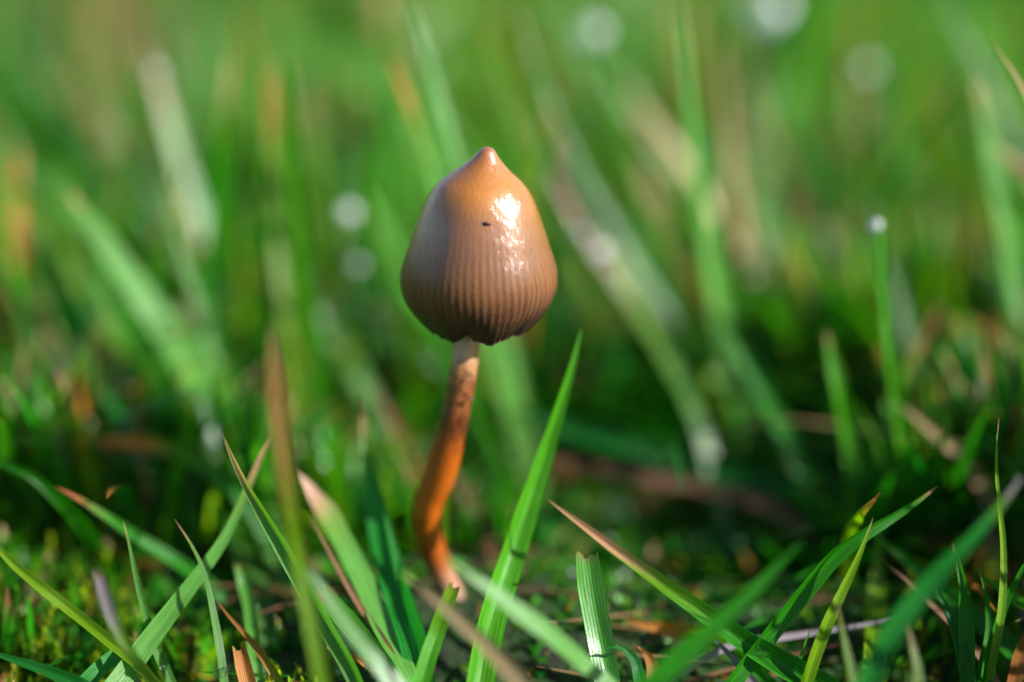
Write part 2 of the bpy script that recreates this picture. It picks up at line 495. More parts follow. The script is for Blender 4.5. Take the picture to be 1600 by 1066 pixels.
# taller tufts added out of view, front right, to shade the hollow
x = rng.uniform(5.0, 10.5, 500); y = rng.uniform(-6, 2.5, 500)
dd_ = (y - CY) * math.cos(PITCH) + (CZ - 1.0) * math.sin(PITCH)
k = x / (dd_ / FOC) * PX + 800 > 2020
x, y = x[k], y[k]
o = lawn('shade_tufts', x, y, rng.uniform(2.6, 4.2, len(x)), rng.uniform(0.15, 0.35, len(x)), 9, LAWN, lean=0.12)
tag(o, 'taller grass added out of view at the right to shade the hollow', 'grass', kind='stuff')

# short shoots in the hollow; their dark palette paints in its shade
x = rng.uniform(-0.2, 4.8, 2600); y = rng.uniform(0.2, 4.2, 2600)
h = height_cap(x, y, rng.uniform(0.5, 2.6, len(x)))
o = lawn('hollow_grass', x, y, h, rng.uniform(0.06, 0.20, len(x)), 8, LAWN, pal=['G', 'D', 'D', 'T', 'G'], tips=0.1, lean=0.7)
tag(o, 'short shoots right of the stem, shade of the hollow put into their dark green', 'grass', kind='stuff')

# a tangle of middling blades on both sides of the hollow
x = np.r_[rng.uniform(-8, -1.0, 1300), rng.uniform(2.6, 8, 1500), rng.uniform(-1.5, 3, 260)]
y = np.r_[rng.uniform(0.2, 5.5, 1300), rng.uniform(0.6, 5.5, 1500), rng.uniform(2.6, 5, 260)]
h = height_cap(x, y, rng.uniform(1.4, 4.0, len(x)))
h = open_to_light(x, y, h)
o = lawn('tangled_grass', x, y, h, rng.uniform(0.08, 0.22, len(x)), 9, LAWN, tips=0.3, lean=0.32, dead=0.05, pal=['G', 'L', 'L', 'Y', 'P', 'G', 'T'])
tag(o, 'tangled mid-height grass beside and behind the hollow', 'grass', kind='stuff')

# short turf filling the ground between the tall blades
x = rng.uniform(-6, 6, 6500); y = rng.uniform(-2.6, 3.2, 6500)
k = ((x + .55) ** 2 + y ** 2 > 0.12)
x, y = x[k], y[k]
h = height_cap(x, y, rng.uniform(0.15, 1.0, len(x)))
o = lawn('short_grass', x, y, h, rng.uniform(0.04, 0.13, len(x)), 7, LAWN, tips=0.15, lean=0.8, pal=['G', 'L', 'Y', 'D', 'G', 'L'])
tag(o, 'short green turf filling the ground between the taller blades', 'grass', kind='stuff')

# dead thatch lying on the soil
x, y = scatter(-9, 9, -5, 9, 1800)
az = rng.random(len(x)) * 2 * np.pi
o = lawn('dead_thatch_litter', x, y, rng.uniform(0.1, 0.3, len(x)), rng.uniform(0.03, 0.12, len(x)), 6, DRY, pal=['N', 'N', 'G', 'D', 'G'], dead=0.22)
v = np.empty(len(o.data.vertices) * 3, np.float32); o.data.vertices.foreach_get('co', v); v = v.reshape(-1, 18, 3)
ctr = v[:, :1].copy(); s = rng.uniform(0.5, 1.6, len(x))[:, None]
t = np.repeat(np.linspace(0, 1, 6), 3)[None]
v[..., 0] += np.cos(az)[:, None] * s * t; v[..., 1] += np.sin(az)[:, None] * s * t
v[..., 2] += 0.04
o.data.vertices.foreach_set('co', v.ravel()); o.data.update()
tag(o, 'dead brown grass litter lying flat on the dark soil', 'litter', kind='stuff')


# moss: shoots set all round with tiny pointed leaves
def moss(name, spots, label):
    Vs, Fs, Cs, k = [], [], [], 0
    for (cx, cy, rad, n, tall) in spots:
        for _ in range(n):
            a, r = random.random() * 6.283, rad * math.sqrt(random.random())
            bx, by = cx + r * math.cos(a), cy + r * math.sin(a)
            bz = float(ground_z(bx, by)) - 0.03
            H = tall * random.uniform(0.4, 1.0) * (1 - 0.5 * r / rad)
            la = random.random() * 6.283; lean = random.uniform(0, 0.5)
            c = np.array(random.choice([(0.17, 0.29, 0.007), (0.10, 0.24, 0.007), (0.05, 0.17, 0.006), (0.26, 0.32, 0.01), (0.16, 0.12, 0.02)])) * random.uniform(0.7, 1.2)
            m = int(7 + H * 30)
            for j in range(m):
                tt = j / m
                p = np.array([bx + math.cos(la) * lean * H * tt ** 2, by + math.sin(la) * lean * H * tt ** 2, bz + H * tt])
                aa = j * 2.4 + random.uniform(-.3, .3)
                L = 0.10 * random.uniform(0.7, 1.2) * (1 - 0.4 * tt); up = 0.25 + 1.1 * tt
                d = np.array([math.cos(aa) * math.cos(up), math.sin(aa) * math.cos(up), math.sin(up)])
                s = np.array([-math.sin(aa), math.cos(aa), 0]) * L * 0.26
                Vs += [p - s * .6, p + s * .6, p + d * L * .5 + s, p + d * L * .5 - s, p + d * L + np.array([0, 0, -.1 * L])]
                Fs += [(k, k + 1, k + 2), (k, k + 2, k + 3), (k + 3, k + 2, k + 4)]
                Cs += [c * (0.7 + 0.5 * tt)] * 5
                k += 5
    Vs = np.array(Vs)
    o = mesh_object(name, Vs, np.array(Fs), MOSSM, cols=np.array(Cs), uvs=Vs[:, :2] * 3)
    tag(o, label, 'moss', kind='stuff')
    return o


def spot(px, py, d, rad, n, tall):
    p = at(px, py, d)
    return (p[0], p[1], rad, n, tall)


moss('moss', [spot(425, 1030, 19.9, .42, 95, .75), spot(60, 960, 20.8, .8, 150, .8), spot(110, 1040, 20.2, .8, 120, .5),
              spot(300, 985, 20.4, .5, 50, .5), spot(1350, 1050, 20.2, .35, 45, .4), spot(1480, 1040, 20.2, .8, 60, .4),
              spot(60, 780, 22.5, 1.1, 130, .9), spot(1560, 900, 21.5, .8, 90, .7), spot(1050, 1040, 20.0, .7, 40, .2)],
     'yellow green moss cushions between the grass stems')

# ------------------------------------------------------------------ mushroom
def lathe_rows(prof, nseg, fn):
    """prof: list of (radius, z); fn(i, theta, r, z) -> xyz"""
    V = np.zeros((len(prof), nseg, 3)); UV = np.zeros((len(prof), nseg, 2))
    th = np.linspace(0, 2 * np.pi, nseg)
    return th


CX, CYY = float(at(747, 386, 20.25)[0]), 0.0
S = PX * FOC / 20.25
# (half width px, photo row)
raw = [(0, 231), (7, 232.5), (12, 236.5), (17, 243), (23.5, 250.5), (32.5, 259), (42, 267), (54, 276.5), (65, 286), (75, 298), (83, 311),
       (90, 326), (96, 342), (103, 361), (109, 379), (114.5, 394), (118.8, 408), (121.5, 420), (122.5, 431), (121, 446), (116.5, 460),
       (109.5, 473), (100, 485), (91, 495), (82, 504), (77, 509)]
D0 = 20.25
ZR = float(at(752, 386, D0)[2])
prof = [(a / S, ZR + (386 - b) / S / math.cos(PITCH)) for a, b in raw]
# resample smoothly
P = np.array(prof)
seg = np.r_[0, np.cumsum(np.hypot(*np.diff(P, axis=0).T))]
q = np.linspace(0, seg[-1], 110)
def cr(xs, ys, q):
    # centripetal-ish: cubic hermite with finite-difference slopes
    m = np.gradient(ys, xs)
    i = np.clip(np.searchsorted(xs, q) - 1, 0, len(xs) - 2)
    h = xs[i + 1] - xs[i]; t = (q - xs[i]) / h
    return ((2*t**3-3*t**2+1)*ys[i] + (t**3-2*t**2+t)*h*m[i] + (-2*t**3+3*t**2)*ys[i+1] + (t**3-t**2)*h*m[i+1])
R_ = np.maximum(cr(seg, P[:, 0], q), 0); Z_ = cr(seg, P[:, 1], q); V_ = q / seg[-1]
R_[0] = 0
NS = 480
th = np.linspace(0, 2 * np.pi, NS + 1)
ztop, zrim = Z_[0], Z_[-1]
zmid = Z_[np.argmax(R_)]
TH, RR = np.meshgrid(th, R_); _, ZZ = np.meshgrid(th, Z_); _, VV = np.meshgrid(th, V_)
mask = smooth(0.35, 0.8, VV)
rr = RR * (1 + 0.002 * mask * np.sin(TH * 62) + 0.010 * np.sin(TH * 3 + 1.0) * smooth(.1, .5, VV) + 0.006 * np.sin(TH * 7 + VV * 4))
# wavy rim with a little notch at the front left
rimw = smooth(0.80, 1.0, VV)
fr = np.angle(np.exp(1j * (TH - (-math.pi / 2 - 0.22))))
zz = ZZ + rimw * (0.008 * np.sin(TH * 7 + 1) + 0.006 * np.sin(TH * 17 + 2) + 0.003 * np.sin(TH * 41 + 3 * np.sin(TH * 5)) + 0.002 * np.sin(TH * 73 + 2 * np.sin(TH * 9)) + 0.045 * np.exp(-(fr / 0.12) ** 2) - 0.015 * np.exp(-((fr - 0.5) / 0.22) ** 2))
rr = rr - rimw * 0.02 * np.exp(-(fr / 0.16) ** 2)
# the bell leans a touch: its tip sits right of the middle
lean = 0.055 * smooth(0.25, 0.0, VV) + 0.02 * smooth(0.6, 0.1, VV)
xx = CX + lean + rr * np.cos(TH); yy = CYY + rr * np.sin(TH)
capV = np.stack([xx, yy, zz], -1).reshape(-1, 3)
nr, nc = TH.shape
ii = np.arange(nr * nc).reshape(nr, nc)
capF = np.stack([ii[:-1, :-1], ii[1:, :-1], ii[1:, 1:], ii[:-1, 1:]], -1).reshape(-1, 4)
capU = np.stack([TH / (2 * np.pi), VV], -1).reshape(-1, 2)

mush = bpy.data.objects.new('mushroom', None); COL.objects.link(mush)
mush.empty_display_size = 0.3
stem_px = [(728, 505, 21), (729, 535, 21.5), (724, 575, 21.5), (717, 618, 21.5), (704, 678, 23), (689, 737, 25), (669, 788, 24), (669.5, 835, 21.5),
           (681, 875, 20.5), (697, 906, 18), (706, 935, 19), (708, 965, 25)]


def pix_y(px, py, yy):
    k = (533 - py) / PX / FOC
    d = (yy - CY) / (math.cos(PITCH) + k * math.sin(PITCH))
    return at(px, py, d), d


spn, srad = [], []
for i, (a, b, r) in enumerate(stem_px):
    p, d = pix_y(a, b, 0.0 - 0.10 * math.sin(i * 0.5))
    spn.append(p); srad.append(r / PX * d / FOC)
spn = np.array(spn); srad = np.array(srad)
mush.location = (spn[-2][0], spn[-2][1], 0)
off = np.array(mush.location)
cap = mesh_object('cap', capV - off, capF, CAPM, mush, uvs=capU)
cap['label'] = 'glossy ochre bell-shaped cap with ribbed brown lower half'
# under side: fluted gills closing the bell
rg = np.linspace(1, 0, 14)
ng = 720
thg = np.linspace(0, 2 * np.pi, ng + 1)
TG, RG = np.meshgrid(thg, rg)
r0 = 77 / S
zrimg = np.interp(TG[0], th, zz[-1])
gz_ = zrimg[None] + 0.75 * (1 - RG ** 1.6) + 0.03 * np.sin(TG * 84) * (RG > 0.15)
rr0 = np.interp(thg, th, rr[-1]) * 0.985
gV = np.stack([CX + rr0[None] * RG * np.cos(TG), rr0[None] * RG * np.sin(TG), gz_ + 0.012], -1).reshape(-1, 3)
ii = np.arange(14 * (ng + 1)).reshape(14, ng + 1)
gF = np.stack([ii[:-1, :-1], ii[:-1, 1:], ii[1:, 1:], ii[1:, :-1]], -1).reshape(-1, 4)
gills = mesh_object('gills', gV - off, gF, GILL, mush)
# rolled rim joining skin and gills
kk = 7
rim = []
for j in range(kk):
    a = math.pi * j / (kk - 1)
    rim.append(np.stack([CX + (rr[-1] - 0.012 * (1 - math.cos(a)) * .6) * np.cos(th), (rr[-1] - 0.012 * (1 - math.cos(a)) * .6) * np.sin(th), zz[-1] - 0.010 * math.sin(a) + (0.012 if j == kk - 1 else 0)], -1))
rim = np.array(rim).reshape(-1, 3)
ii = np.arange(kk * nc).reshape(kk, nc)
rF = np.stack([ii[:-1, :-1], ii[1:, :-1], ii[1:, 1:], ii[:-1, 1:]], -1).reshape(-1, 4)
mesh_object('rim', rim - off, rF, GILL, cap)
# stem
sq = np.linspace(0, len(spn) - 1, 90)
base_i = np.arange(len(spn), dtype=float)
sp3 = np.stack([cr(base_i, spn[:, k], sq) for k in range(3)], -1)
sr = cr(base_i, srad, sq)
extra = np.linspace(0, 1, 6)[1:, None]
sp3 = np.vstack([sp3[0] + np.array([0, 0, 1.0]) * (1 - np.r_[[0]][:, None]) * 0.35, sp3])
sr = np.r_[sr[0], sr]
vv = np.r_[0, np.clip(np.linspace(0, 1, 90), 0, 1)]
na = 48
tang = np.gradient(sp3, axis=0); tang /= np.linalg.norm(tang, axis=1)[:, None]
ta = np.linspace(0, 2 * np.pi, na + 1)
sV, sU = [], []
for i in range(len(sp3)):
    e1 = np.cross(tang[i], [0, 1, 0]); e1 /= np.linalg.norm(e1); e2 = np.cross(e1, tang[i])
    r = sr[i] * (1 + 0.03 * np.sin(ta * 3 + i * 0.1) + 0.02 * np.sin(ta * 2 + i * 0.35) + 0.012 * math.sin(i * 0.9))
    sV.append(sp3[i] + r[:, None] * (np.cos(ta)[:, None] * e1 + np.sin(ta)[:, None] * e2))
    sU.append(np.stack([ta / 6.2832, np.full(na + 1, vv[i])], -1))
ii = np.arange(len(sp3) * (na + 1)).reshape(len(sp3), na + 1)
sF = np.stack([ii[:-1, :-1], ii[:-1, 1:], ii[1:, 1:], ii[1:, :-1]], -1).reshape(-1, 4)
stem = mesh_object('stem', np.array(sV).reshape(-1, 3) - off, sF, STEMM, mush, uvs=np.array(sU).reshape(-1, 2))
stem['label'] = 'crooked orange-brown stem, pale under the cap'
tag(mush, 'single small brown mushroom with a pointed glossy cap on a bent orange stem', 'mushroom')


def cap_surface(px, py):
    """nearest front point of the cap to a photo pixel"""
    rel = capV - CAM
    d = rel @ FW
    sx = rel @ RT / d * FOC * PX + 800
    sy = 533 - (rel @ UP) / d * FOC * PX
    e = (sx - px) ** 2 + (sy - py) ** 2 + np.where(capV[:, 1] > 0, 1e6, 0)
    return capV[np.argmin(e)]


# speck on the cap: a scrap with two short limbs
p = cap_surface(760, 349)
sv, sf = [], []
n = 14
for lay, (s_, dz) in enumerate(((1.0, 0.0), (0.9, -0.010), (0.4, -0.014))):
    for j in range(n):
        a = 2 * math.pi * j / n
        r = (0.018 + 0.014 * abs(math.cos(1.5 * a + .2)) ** 2) * s_
        sv.append((p[0] + r * 1.25 * math.cos(a), p[1] + dz - 0.001, p[2] + r * 0.75 * math.sin(a) * 0.9 - dz * .3))
sf = [(l * n + j, l * n + (j + 1) % n, (l + 1) * n + (j + 1) % n, (l + 1) * n + j) for l in range(2) for j in range(n)]
sf += [(2 * n + j, 2 * n + j + 1, 2 * n + n - 2 - j, 2 * n + n - 1 - j) for j in range(n // 2 - 1)]
o = mesh_object('debris_speck', sv, sf, SPECK)
tag(o, 'tiny dark red speck stuck on the front of the mushroom cap', 'speck')

# ------------------------------------------------------------------ blades that can be told apart
VIEW = -FW
HALF = np.array((SUN.normalized() + Vector(VIEW)).normalized())


def blade(label, pts, wpx, col='G', tip=None, tf=0.12, roll=0.0, fold=0.5, face=None, cut=False, mat=None, base=None, taper=0.45,
          wet=False, group='grass blades round the mushroom', twist=0.0, name='grass_blade', end=None, cat='grass blade', tone=1.0):
    """pts: (photo px, photo py, depth offset from the sharp plane) from tip to foot"""
    P = []
    W0 = None
    for (a, b, dd) in pts:
        d = FOC + dd
        p = at(a, b, d)
        for _ in range(60):
            if p[2] > float(ground_z(p[0], p[1])) + 0.015: break
            d -= 0.08
            p = at(a, b, d)
        P.append(p)
    P = np.array(P)
    if end is None:
        # run on down into the soil
        dirv = P[-1] - P[-2]; dirv /= np.linalg.norm(dirv)
        p = P[-1].copy(); ext = []
        for _ in range(30):
            if p[2] < float(ground_z(p[0], p[1])) - 0.08: break
            dirv = dirv * 0.75 + np.array([0, 0, -1.0]) * 0.25; dirv /= np.linalg.norm(dirv)
            p = p + dirv * 0.3; ext.append(p.copy())
        if ext: P = np.vstack([P, ext])
    cl = np.r_[0, np.cumsum(np.linalg.norm(np.diff(P, axis=0), axis=1))]
    L = cl[-1]
    n = int(np.clip(L / 0.07, 16, 90))
    q = np.linspace(0, L, n)
    C = np.stack([cr(cl, P[:, k], q) for k in range(3)], -1)
    # very slight natural unevenness
    C += 0.006 * np.sin(q[:, None] * np.array([2.1, 2.9, 1.7]) + len(label))
    dm = np.mean([x[2] for x in pts]) + FOC
    if 'behind the mushroom' not in group:          # the surveyed widths include the soft edge
        wpx = wpx * (0.85 if dm > FOC + 1.2 else 0.72 if dm < FOC - 0.7 else 1.0)
    W = wpx / PX * dm / FOC
    t = q / L
    prof = np.minimum(1.0, (t / taper + 0.012)) ** 0.75
    if cut:
        prof = np.clip(0.8 + t * 1.5, 0, 1)
    prof = prof * (1 - 0.25 * smooth(0.7, 1.0, t))
    prof = prof * (1 + 0.04 * np.sin(q * 3.1 + len(label) * 1.7))
    Tn = np.gradient(C, axis=0); Tn /= np.linalg.norm(Tn, axis=1)[:, None]
    fv = VIEW if face is None else (HALF if face == 'H' else np.array(face, float))
    K = 9
    us = np.linspace(-1, 1, K)
    V = np.zeros((n, K, 3))
    for i in range(n):
        nv = fv - Tn[i] * np.dot(fv, Tn[i])
        nl = np.linalg.norm(nv)
        nv = nv / nl if nl > 1e-3 else np.array([0, 0, 1.0])
        sd = np.cross(Tn[i], nv)
        a = roll + twist * t[i]
        s2 = sd * math.cos(a) + nv * math.sin(a); n2 = nv * math.cos(a) - sd * math.sin(a)
        hw = W * 0.5 * prof[i]
        prof_u = np.sqrt(us ** 2 + 0.02) - 0.14
        edge = 0.05 * hw * np.sin(q[i] * 6 + us * 2)
        jag = 0.0
        V[i] = C[i] + np.outer(us * hw, s2) + np.outer(fold * hw * prof_u + edge * 0.5, n2)
        if cut and i == 0:
            V[i] += np.outer(0.02 * np.sin(us * 4.3 + 1) + np.array([random.uniform(-.025, .03) for _ in us]), Tn[i])
    V[..., 2] += 0
    body = np.array(PAL[col]) * tone
    bc = np.array(PAL[base]) if base else body * np.array([1.1, 0.9, 1.0])
    C3 = body[None] * (1 - smooth(0.55, 1.0, t))[:, None] + bc[None] * smooth(0.55, 1.0, t)[:, None]
    if tip:
        tc = np.array(PAL[tip]) * min(1.0, tone)
        ft = smooth(tf * 1.5, tf * 0.85, t)[:, None]
        mid = np.array(PAL['Y']) * 0.8
        fm = (smooth(tf * 2.6, tf * 1.5, t)[:, None]) * 0.7
        if col in 'GLDTPY':
            C3 = C3 * (1 - fm) + mid * fm
        C3 = C3 * (1 - ft) + tc * ft
        dk = smooth(tf * 0.25, 0, t)[:, None] * 0.6
        C3 = C3 * (1 - dk) + np.array(PAL['N']) * dk
    C3 = np.repeat(C3[:, None], K, 1)
    if tip:
        sh = np.array([random.uniform(-1, 1) for _ in range(K)]) * tf * 0.28
        C4 = np.empty_like(C3)
        for j in range(K):
            for c_ in range(3):
                C4[:, j, c_] = np.interp(np.clip(t + sh[j] * smooth(0, tf, t), 0, 1), t, C3[:, j, c_])
        C3 = C4
    if cut and not tip:          # the bitten end has dried a little
        fe = smooth(0.035, 0.0, t)[:, None, None] * 0.7
        C3 = C3 * (1 - fe) + np.array(PAL['A']) * 0.6 * fe
    # paler margins and midrib
    C3 = C3 * (1 + 0.30 * (np.abs(us) > 0.95) + 0.18 * (np.abs(us) < 0.1))[None, :, None]
    off_uv = random.random() * 9
    U = np.zeros((n, K, 2)); U[..., 0] = (us[None] * 0.5 + 0.5) * 1.0 + off_uv; U[..., 1] = q[:, None] + off_uv
    m = mat or (WET if wet else (DRY if col in 'SNKRV' or (col == 'O') else LEAF))
    kcut = int(round(tf * 1.25 * (n - 1))) if tip else 0
    origin = C[-1].copy()

    def piece(nm, a, b, mm, parent=None):
        vv = V[a:b + 1].reshape(-1, 3) - (origin if parent is None or True else 0)
        ii = np.arange((b - a + 1) * K).reshape(-1, K)
        f = np.stack([ii[:-1, :-1], ii[:-1, 1:], ii[1:, 1:], ii[1:, :-1]], -1).reshape(-1, 4)
        oo = mesh_object(nm, vv, f, mm, parent, cols=C3[a:b + 1].reshape(-1, 3), uvs=U[a:b + 1].reshape(-1, 2))
        return oo
    if tip and 3 <= kcut < n - 4:
        root = bpy.data.objects.new(name, None); COL.objects.link(root)
        root.empty_display_size = 0.1
        root.location = origin
        piece('leaf', kcut, n - 1, m, root)
        piece('dry_tip', 0, kcut, m, root)
    else:
        root = piece(name, 0, n - 1, m); root.location = origin
    tag(root, label, cat, group)
    return root, C


def drop(px, py, dd, r, label, squash=1.0, group='dew drops on the grass', pos=None, lobes=0.08, ell=(1, 1, 1)):
    p = at(px, py, FOC + dd) if pos is None else pos
    nu, nv = 20, 12
    vs = []
    ph = random.random() * 6
    for i in range(nv + 1):
        a = math.pi * i / nv
        for j in range(nu):
            b = 2 * math.pi * j / nu
            k = 1 + lobes * math.sin(b * 2 + ph) * math.sin(a)
            vs.append((r * k * math.sin(a) * math.cos(b) * ell[0], r * k * math.sin(a) * math.sin(b) * ell[1], r * squash * math.cos(a) * ell[2] * (1 if i < nv / 2 else 0.9)))
    f = [(i * nu + j, (i + 1) * nu + j, (i + 1) * nu + (j + 1) % nu, i * nu + (j + 1) % nu) for i in range(nv) for j in range(nu)]
    o = mesh_object('dew_drop', vs, f, DEW if r > 0.035 else CLEAR)
    o.location = p
    tag(o, label, 'dew drop', group)
    return o


B = blade
# --- sharp plane, left
B('long pale green blade with a brown tip leaning right across two thin blades', [(424, 682, .5), (408, 712, .45), (384, 770, .4), (348, 845, .3), (296, 918, .15), (245, 985, 0), (195, 1055, -.2), (160, 1105, -.4)], 40, 'P', 'K', .09, roll=.1, fold=.25, taper=.8)
B('ribbed green blade with a thin straw point, tallest sharp blade left of the stem', [(349, 676, 0), (364, 712, 0), (385, 755, 0), (410, 800, -.02), (440, 852, -.05), (475, 915, -.1), (508, 975, -.2), (548, 1045, -.3)], 27, 'P', 'S', .12, roll=-.35, fold=.6, taper=.38, base='G')
B('slim blue-green blade standing left of the crossing blades', [(191, 814, 0), (199, 845, 0), (210, 895, 0), (226, 955, .05), (243, 1010, .1), (262, 1050, .1)], 15, 'P', 'S', .05, roll=.2, fold=.4, tone=.8)
B('thin blade with a pinkish point crossing over the long pale blade', [(272, 813, .05), (288, 836, .05), (304, 862, .02), (320, 898, 0), (333, 950, -.05), (345, 1015, -.15), (352, 1070, -.2)], 13, 'P', 'K', .07, roll=.3, fold=.3, tone=.85)
B('dark green blade with a reddish point sloping down to the right at the far left', [(88, 760, .5), (120, 777, .6), (165, 805, .7), (215, 840, .9), (265, 872, 1.0), (330, 920, 1.0)], 22, 'G', 'R', .10, roll=.6, fold=.6)
B('green blade arching in at the left margin above the reddish-tipped blade', [(-40, 705, .8), (0, 722, .8), (50, 742, .8), (95, 780, .9), (135, 825, 1.1), (165, 880, 1.3)], 24, 'G', roll=-.3, fold=.4)
B('bright yellow-green blade sloping across the lower left', [(-60, 795, .1), (-20, 835, .1), (20, 880, .05), (60, 915, 0), (110, 955, 0), (165, 1000, -.1), (225, 1050, -.2)], 18, 'Y', roll=.3, fold=.5, taper=.3, tone=.8)
B('short olive blade with a greyish purple end in the lower left', [(155, 893, -.8), (166, 935, -.8), (184, 980, -.8), (208, 1025, -.85), (245, 1075, -.95)], 26, 'Y', 'V', .16, roll=0, fold=.3, cut=True, tone=.75)
B('orange withered stub leaning right over the mossy corner', [(66, 895, 1.0), (55, 930, 1.0), (42, 970, 1.0), (22, 1020, .9)], 18, 'O', 'V', .2, roll=0, fold=.3, cut=True, tone=.7)
B('tiny straw shoot rising at the lower left corner', [(25, 1033, -.2), (24, 1050, -.2), (22, 1075, -.3)], 7, 'Y', 'S', .3, roll=0)
B('dark green blade crossing the lower left corner', [(-40, 1010, -.2), (20, 1030, -.25), (80, 1050, -.3), (140, 1080, -.4)], 26, 'T', roll=.5)
B('short blue-green blade lying low under the long pale blade', [(205, 1010, .1), (175, 1030, .0), (150, 1050, -.1), (120, 1085, -.2)], 26, 'T', cut=True, fold=.2, tone=1.4)
B('broad upright blade with an orange tip left of the stem, yellow-green lower down', [(427, 508, -1.8), (429, 545, -1.8), (433, 600, -1.8), (438, 660, -1.75), (445, 730, -1.7), (455, 800, -1.6), (468, 880, -1.5), (482, 960, -1.5), (503, 1060, -1.5)], 32, 'Y', 'A', .22, roll=0.1, fold=.3, taper=.10, base='G', tone=.8)
B('wet shiny blade with a straw end falling away behind the broad upright blade', [(462, 738, .9), (482, 765, .9), (507, 800, .85), (538, 855, .7), (570, 915, .5), (602, 985, .2), (640, 1060, -.2)], 38, 'P', 'K', .10, face='H', fold=.12, wet=True, taper=.12)
B('broad pale glistening blade low in front, left of the stem foot', [(455, 850, -1.4), (500, 920, -1.36), (545, 985, -1.25), (590, 1040, -1.15), (640, 1100, -1.1)], 46, 'P', face='H', fold=.15, wet=True, taper=.5, tone=.7)
B('thin brown stalk lying along the shiny wet blade', [(482, 800, .5), (510, 850, .45), (545, 915, .35), (575, 965, .25), (610, 1020, 0)], 12, 'N', fold=.2, tone=1.4)
B('grey-green blade with a pale blunt top, halfway between the shiny blade and the stem', [(562, 612, 1.0), (568, 655, 1.0), (578, 720, .95), (590, 790, .9), (606, 860, .7), (624, 930, .4), (650, 1020, 0)], 44, 'T', 'S', .08, roll=-.25, fold=.5, taper=.4, tone=1.6)
B('teal blade close behind the grey-green blade', [(600, 800, .7), (612, 850, .6), (632, 930, .4), (655, 1010, .1)], 24, 'T', roll=.3, fold=.4, tone=1.3)
B('blunt bitten-off green blade with an orange corner low left of the stem', [(500, 926, 0), (525, 952, 0), (555, 985, 0), (590, 1025, -.1), (620, 1070, -.2)], 32, 'L', 'O', .03, roll=-.1, fold=.15, cut=True)
B('hair-thin bright wet blade below the bitten-off blade', [(505, 968, -.05), (520, 1000, -.08), (535, 1030, -.1), (556, 1060, -.15)], 9, 'W', face='H', wet=True)
B('curved orange leaf scrap on the ground below the bitten-off blade', [(508, 1013, .05), (530, 1020, .05), (555, 1028, .05), (585, 1045, 0)], 15, 'O', fold=.6, taper=.3, name='leaf_scrap', cat='leaf scrap')
B('short olive blade with an orange edge beside the moss cushion', [(338, 935, .1), (360, 962, .1), (385, 990, .1), (415, 1030, 0)], 16, 'Y', 'O', .3, fold=.4, tone=.7)
B('stubby pale shoot behind the moss cushion', [(374, 878, .7), (380, 905, .7), (390, 940, .6), (395, 975, .4)], 20, 'P', cut=True)
B('orange-brown withered stub standing in the moss cushion', [(375, 1008, -.1), (380, 1030, -.1), (390, 1070, -.15)], 26, 'O', cut=True, tone=.7)
# --- centre
B('tall bright green blade leaning right beside the stem, with a lighter right half', [(910, 512, .5), (893, 575, .5), (870, 648, .5), (845, 722, .5), (820, 795, .45), (795, 872, .35), (770, 950, .1), (748, 1060, -.3)], 46, 'L', roll=.35, fold=.75, taper=.55)
B('wet pale blade crossing below the tall bright blade with a white glint', [(690, 872, -1.5), (745, 908, -1.42), (800, 950, -1.3), (860, 992, -1.12), (915, 1038, -.95), (965, 1085, -.85)], 42, 'P', face='H', fold=.12, wet=True, taper=.3)
B('pale brownish blade in front of the mushroom foot', [(625, 890, -1.3), (680, 935, -1.35), (735, 985, -1.4), (785, 1035, -1.5), (820, 1080, -1.6)], 40, 'S', fold=.3, tone=.7, wet=True, taper=.4)
B('small light green blade with a square end at the mushroom foot', [(712, 912, -.3), (698, 945, -.3), (684, 985, -.3), (668, 1030, -.4)], 26, 'L', 'Y', .1, cut=True, fold=.4)
B('short square-cut green blade with glinting right edge', [(917, 868, 0), (922, 905, 0), (931, 955, -.02), (940, 1000, -.05), (950, 1060, -.15)], 42, 'L', fold=.35, cut=True, roll=-.1, wet=True)
B('small teal blade curling over beside the square-cut blade', [(948, 1012, -.2), (968, 1012, -.15), (988, 1028, -.15), (998, 1060, -.2), (1003, 1090, -.3)], 22, 'T', fold=.3, taper=.3, tone=1.3)
B('long folded blade with an orange dried point sloping down to the right', [(856, 783, .15), (878, 800, .15), (915, 828, .12), (960, 862, .1), (1010, 897, .05), (1065, 936, 0), (1120, 974, -.02), (1175, 1012, -.05), (1225, 1042, -.1), (1290, 1080, -.2)], 42, 'G', 'K', .17, roll=.35, fold=.85, taper=.6)
B('broad dark green blade leaning right in front of the folded blade', [(1252, 848, -1.3), (1215, 885, -1.3), (1165, 935, -1.35), (1110, 985, -1.4), (1060, 1030, -1.45), (1005, 1085, -1.5)], 52, 'G', fold=.4, taper=.4)
B('short shoot with an orange tip lying in the dark hollow', [(975, 968, .6), (1010, 975, .6), (1060, 985, .6), (1120, 1005, .4)], 28, 'G', 'O', .25, fold=.5, taper=.25)
B('orange leaf scrap on the soil below the dark hollow', [(995, 1010, .1), (1010, 1025, .1), (1020, 1045, .05), (1022, 1075, 0)], 26, 'O', fold=.4, tone=.6, name='leaf_scrap', cat='leaf scrap', taper=.3)
B('greyish straw lying level on the soil under the folded blade', [(1410, 965, .5), (1330, 978, .45), (1240, 992, .4), (1140, 1010, .3)], 12, 'V', fold=.3)
B('lilac grey stalk slanting in the soil left of the forked pair', [(1110, 990, .1), (1135, 1015, .0), (1165, 1050, -.1), (1190, 1085, -.2)], 20, 'V', fold=.3, tone=.7)
